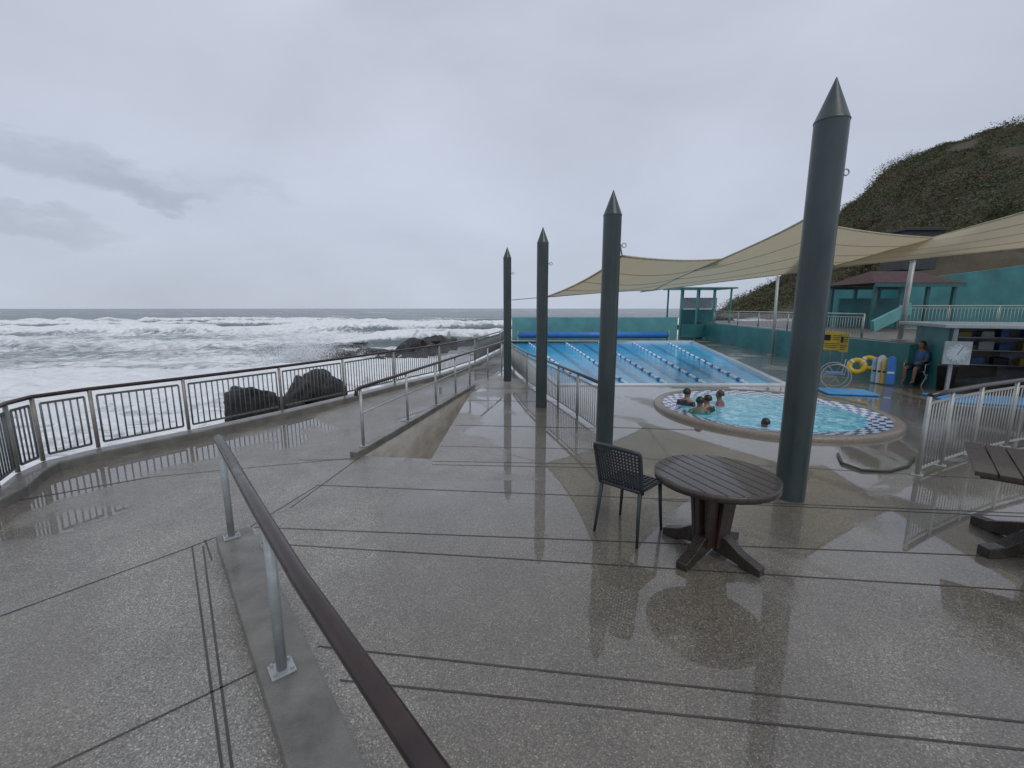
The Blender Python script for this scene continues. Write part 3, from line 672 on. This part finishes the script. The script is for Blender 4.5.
# ---------------------------------------------------------------- rocks
def boulder(c,sz,seed,label,group,rough=.42,sub=4):
    bm=bmesh.new(); bmesh.ops.create_icosphere(bm,subdivisions=sub,radius=1)
    so=V((seed*3.7,seed*1.3,seed*2.1))
    cuts=[]; rr_=random.Random(seed)
    for _ in range(13):
        n=V((rr_.gauss(0,1),rr_.gauss(0,1),rr_.gauss(0,1))).normalized(); cuts.append((n,rr_.uniform(.55,.85)))
    for v in bm.verts:
        p=v.co.copy()
        for n,dd in cuts:
            k_=p.dot(n)-dd
            if k_>0: p-=n*k_*.95
        p*=1.06+rough*.42*noise.fractal(v.co*1.7+so,.9,2.1,5)
        v.co=V((p.x*sz[0],p.y*sz[1],p.z*sz[2]))
    for f in bm.faces: f.smooth=True
    me=bpy.data.meshes.new('boulder'); bm.to_mesh(me); bm.free(); me.materials.append(rockm)
    o=bpy.data.objects.new('boulder',me); COL.objects.link(o); o.location=c; o.rotation_euler=(0,0,seed*1.7)
    return tag(o,label,'rock',group)
SEA=-2.8
c=D(254,408,11.2); boulder(c-V((0,0,.3)),(.9,.85,.92),3,'big black boulder just behind the sea railing, the left of the two nearest','boulders by the sea railing',.55,5)
c=D(314,392,13.0); boulder(c-V((0,0,.3)),(1.05,.95,1.0),7,'big black boulder just behind the sea railing, the right of the two nearest','boulders by the sea railing',.55,5)
i=0
for x,y,dep in ((285,412,13.5),(270,425,11),(300,420,12.2)):
    i+=1; c=D(x,y,dep); boulder(V((c.x,c.y,min(c.z-.6,-1.5))),(1.0+.2*(i%3),1.0,1.2+.1*(i%2)),20+i,'black boulder low at the foot of the sea wall below the railing','boulders at the foot of the sea wall')
pile=[(380,359,41,.9),(391,355,43,1.1),(402,350,45,1.3),(412,346,47,1.4),(423,343,49,1.5),(433,341,51,1.45),(443,340,54,1.3),(407,357,41,1.0),(419,353,43,1.05),(430,349,45,1.2),(397,360,39,.8),(440,347,48,1.2),(372,361,40,.6),(450,344,52,1.1)]
for x,y,dep,r in pile:
    i+=1; c=D(x,y,dep); boulder(V((c.x,c.y,c.z-r*.3)),(r*random.uniform(.8,1.05),r*.9,r*random.uniform(.7,.95)),40+i,'black boulder in the rock pile beyond the ramp handrail','boulders in the rock pile')
for x,y,dep,r in ((452,339,60,1.6),(460,337,63,1.8),(467,337,64,1.6),(474,336,63,1.8),(481,334,69,2.0),(487,334,70,1.8),(493,333,74,2.0),(499,334,70,1.8),(486,338,60,1.3),(463,341,55,1.1),(474,340,57,1.2),(495,337,62,1.4)):
    i+=1; c=D(x,y,dep); boulder(V((c.x,c.y,c.z-.6)),(r*1.1,r,r*random.uniform(.6,.85)),70+i,'black boulder in the distant reef line left of the farthest pointed post','boulders in the distant reef line')
for x,y in ((335,352),(350,348),(362,345),(372,352),(345,357),(328,358),(385,343),(372,340)):
    i+=1; c=G(x,y,SEA+.15); r=1.4; boulder(c,(r*1.5,r,.55),100+i,'low flat reef rock awash in foam beside the rock pile','flat reef rocks awash')
i+=1; boulder(G(350,372,SEA),(.9,.8,.5),130+i,'small dark rock awash in the white water just below the rock pile','rocks awash')
# ---------------------------------------------------------------- sea
def vn(x,y,seed=0):
    xi=np.floor(x).astype(np.int64); yi=np.floor(y).astype(np.int64); fx=x-xi; fy=y-yi; fx=fx*fx*(3-2*fx); fy=fy*fy*(3-2*fy)
    def h(a,b_): 
        n=(a*374761393+b_*668265263+seed*974711)&0x7fffffff; n=(n^(n>>13))*1274126177&0x7fffffff; return ((n^(n>>16))&0xffff)/65535.
    return (h(xi,yi)*(1-fx)+h(xi+1,yi)*fx)*(1-fy)+(h(xi,yi+1)*(1-fx)+h(xi+1,yi+1)*fx)*fy
def fb(x,y,seed,o=4):
    s=0;a=.5
    for i in range(o): s=s+a*vn(x,y,seed+i); x=x*2.03;y=y*2.03;a*=.5
    return s
nr,nc=440,460
rad=np.concatenate([np.geomspace(5,180,350),np.geomspace(184,4000,nr-350)]); th=np.linspace(R(-80),R(62),nc)
RR,TT=np.meshgrid(rad,th,indexing='ij'); X=RR*np.sin(TT); Y=RR*np.cos(TT)
sw=Y*.95-.18*X+10*(fb(X/50,Y/50,3)-.5)+3*(fb(X/9,Y/9,9)-.5)
sst=lambda a,b_,x:(lambda t:t*t*(3-2*t))(np.clip((x-a)/(b_-a),0,1))
PER=32.0; ph=(sw/PER+.1)%1.0
def wave(per,p0,pw): return ((1+np.cos(2*PI*(sw/per+p0)))/2)**pw
prof=np.where(ph<.5,np.clip(1-ph/.5,0,1)**1.6,np.clip((ph-.86)/.14,0,1)**1.2)
patch=fb(X/28,Y/18,21)
z1=1-sst(140,185,Y); w2=wave(9.5,.3,2); zs=z1*sst(14,40,Y)
crest_on=sst(.32,.46,fb(X/36,Y/20,50))
fade=1/(1+(RR/900)**2)
lump=fb(X/2.2,Y/2.2,33)-.5; lump2=fb(X/.8,Y/.8,37)-.5
Z=SEA+zs*(2.0*prof*(.35+.65*crest_on)+.22*w2)+ (1-z1)*(.7*wave(34,.2,2)*(.5+patch)+.18*w2)*fade
face=np.clip((ph-.76)/.07,0,1)*np.clip((.95-ph)/.04,0,1)*crest_on*sst(45,60,Y)
trail=np.clip(1-(ph/.6),0,1); front=np.clip((ph-.93)/.07,0,1)
streak=fb(X/9,Y/4.0,60)-.47
foam=z1*(.64+.36*np.maximum(front,trail**1.3)*(.4+.6*crest_on)+.50*(patch-.45)+.55*streak-.60*face)
foam+=(1-sst(18,50,Y))*.10
foam+=sst(140,185,Y)*.62*(wave(34,.2,14)*sst(.46,.60,fb(X/40,Y/14,77)))
sh=np.clip(foam,0,1.0)
Z=Z+sh*(lump*.8+lump2*.30)*(RR<200)
me=bpy.data.meshes.new('sea'); idx=np.arange(nr*nc).reshape(nr,nc)
fcs=np.stack([idx[:-1,:-1],idx[:-1,1:],idx[1:,1:],idx[1:,:-1]],-1).reshape(-1,4)
me.from_pydata(np.stack([X,Y,Z],-1).reshape(-1,3).tolist(),[],fcs.tolist())
me.polygons.foreach_set('use_smooth',[True]*len(me.polygons))
at=me.attributes.new('foam','FLOAT','POINT'); at.data.foreach_set('value',np.clip(foam,0,1.2).reshape(-1).astype(np.float32))
seam,nt,b=newmat('sea_water'); p=pos(nt)
av=N(nt,'ShaderNodeAttribute',attribute_name='foam'); fo=av.outputs['Fac']
n1=noi(nt,p,.6,9,.7,1.4); n2=noi(nt,p,.12,6,.6,.5)
nz=mth(nt,'ADD',mth(nt,'MULTIPLY',n1,.8),mth(nt,'MULTIPLY',n2,.2))
val=mth(nt,'ADD',mth(nt,'MULTIPLY',mth(nt,'SUBTRACT',nz,.5),2.4),fo)
msk=ramp(nt,val,[(.36,g3(0)),(.52,g3(.55)),(.74,g3(1))])
wc_=ramp(nt,noi(nt,p,.05,4),[(.3,(.075,.11,.115)),(.7,(.11,.15,.15))])
wc2=mixc(nt,fo,wc_,(.30,.38,.375))
fcol=ramp(nt,noi(nt,p,1.3,6,.7),[(.3,(.70,.735,.755)),(.6,(.87,.89,.90))])
nt.links.new(mixc(nt,msk,wc2,fcol),b.inputs['Base Color'])
nt.links.new(mixc(nt,msk,g3(.25),g3(.9)),b.inputs['Roughness'])
bumpn(nt,b,mth(nt,'ADD',noi(nt,pos(nt,(1,1.6,1)),.9,7,.65),mth(nt,'MULTIPLY',msk,.5)),.75,.5)
me.materials.append(seam); so=bpy.data.objects.new('sea',me); COL.objects.link(so); struct(so)
# spray
m=MB()
for cx,cy,n,sx_,sz_ in ((300,366,16000,1.7,3.4),(318,362,8000,1.8,2.4),(345,356,2500,2.4,1.2),(275,368,4000,2.2,1.6)):
    c=G(cx,cy,SEA)
    for _ in range(n):
        h_=abs(random.gauss(0,.5))*sz_; sp_=1+.5*h_/sz_
        q=c+V((random.gauss(0,.42)*sx_*sp_,random.gauss(0,.5)*sx_,h_)); r=max(.007,random.uniform(.010,.045)*(1.25-.2*h_))
        a=V((random.gauss(0,1),random.gauss(0,1),random.gauss(0,1))).normalized(); bb=a.cross(V((.3,.5,.8))).normalized()
        m.v+=[q-a*r,q+bb*r,q+a*r,q-bb*r]; k0=len(m.v)-4; m.f.append([k0,k0+1,k0+2,k0+3])
o=fastbuild(m,'sea_spray',foamspr); o['kind']='stuff'; tag(o,'white spray thrown up by a wave hitting the reef','spray')
# ---------------------------------------------------------------- world
w=bpy.data.worlds.new('World'); sc.world=w; w.use_nodes=True; nt=w.node_tree; bg=nt.nodes['Background']
tc_=N(nt,'ShaderNodeTexCoord'); dirv=tc_.outputs['Generated']
sky=N(nt,'ShaderNodeTexSky',sky_type='NISHITA'); sky.sun_disc=False; sky.sun_elevation=R(52); sky.sun_rotation=R(-30)
mp=N(nt,'ShaderNodeMapping'); mp.inputs['Scale'].default_value=(1.2,1.2,2.6); nt.links.new(dirv,mp.inputs[0])
cl=noi(nt,mp.outputs[0],1.5,5,.5,.3)
sz=N(nt,'ShaderNodeSeparateXYZ'); nt.links.new(dirv,sz.inputs[0])
grad=ramp(nt,sz.outputs[2],[(0,(.49,.55,.665)),(.12,(.495,.545,.65)),(.35,(.505,.545,.645)),(.8,(.52,.555,.64))])
cv=ramp(nt,cl,[(.28,g3(.84)),(.5,g3(.98)),(.72,g3(1.10))])
prev=mixc(nt,1.0,grad,cv,'MULTIPLY')
nw=noi(nt,mp.outputs[0],6,4,.6)
for (x,y,ax,ay,st) in ((70,165,.20,.034,.45),(150,188,.10,.02,.4),(40,225,.12,.02,.36),(250,192,.10,.02,.16)):
    dv=ray(x,y).normalized(); az=math.atan2(dv.x,dv.y); el=math.asin(dv.z)
    A=mth(nt,'ARCTAN2',sz.outputs[0],sz.outputs[1]); E=mth(nt,'ARCSINE',sz.outputs[2])
    a_=mth(nt,'DIVIDE',mth(nt,'SUBTRACT',A,az),ax); e_=mth(nt,'SUBTRACT',E,el)
    e_=mth(nt,'ADD',e_,mth(nt,'MULTIPLY',mth(nt,'SUBTRACT',A,az),.10)); e_=mth(nt,'DIVIDE',mth(nt,'ADD',e_,mth(nt,'MULTIPLY',mth(nt,'SUBTRACT',nw,.5),.14)),ay)
    d2_=mth(nt,'ADD',mth(nt,'MULTIPLY',a_,a_),mth(nt,'MULTIPLY',e_,e_))
    msk_=ramp(nt,d2_,[(0,g3(st)),(.4,g3(st*.6)),(1,g3(0))])
    prev=mixc(nt,msk_,prev,(.31,.345,.42))
addn=mixc(nt,.006,prev,sky.outputs[0],'ADD')
nt.links.new(addn,bg.inputs['Color']); bg.inputs['Strength'].default_value=1.0
sl=bpy.data.lights.new('sun','SUN'); sl.energy=.9; sl.angle=R(25); sl.color=(1,.97,.93); so_=bpy.data.objects.new('sun',sl); COL.objects.link(so_)
so_.rotation_euler=(R(38),0,R(30))
# ---------------------------------------------------------------- camera
cd=bpy.data.cameras.new('camera'); cd.sensor_width=36; cd.lens=F/1024*36; cd.clip_start=.05; cd.clip_end=9000
co=bpy.data.objects.new('camera',cd); COL.objects.link(co); co.location=(0,0,H); co.rotation_euler=(R(90-9.8),0,0); sc.camera=co
sc.view_settings.view_transform='Standard'; sc.view_settings.look='None'; sc.view_settings.exposure=0
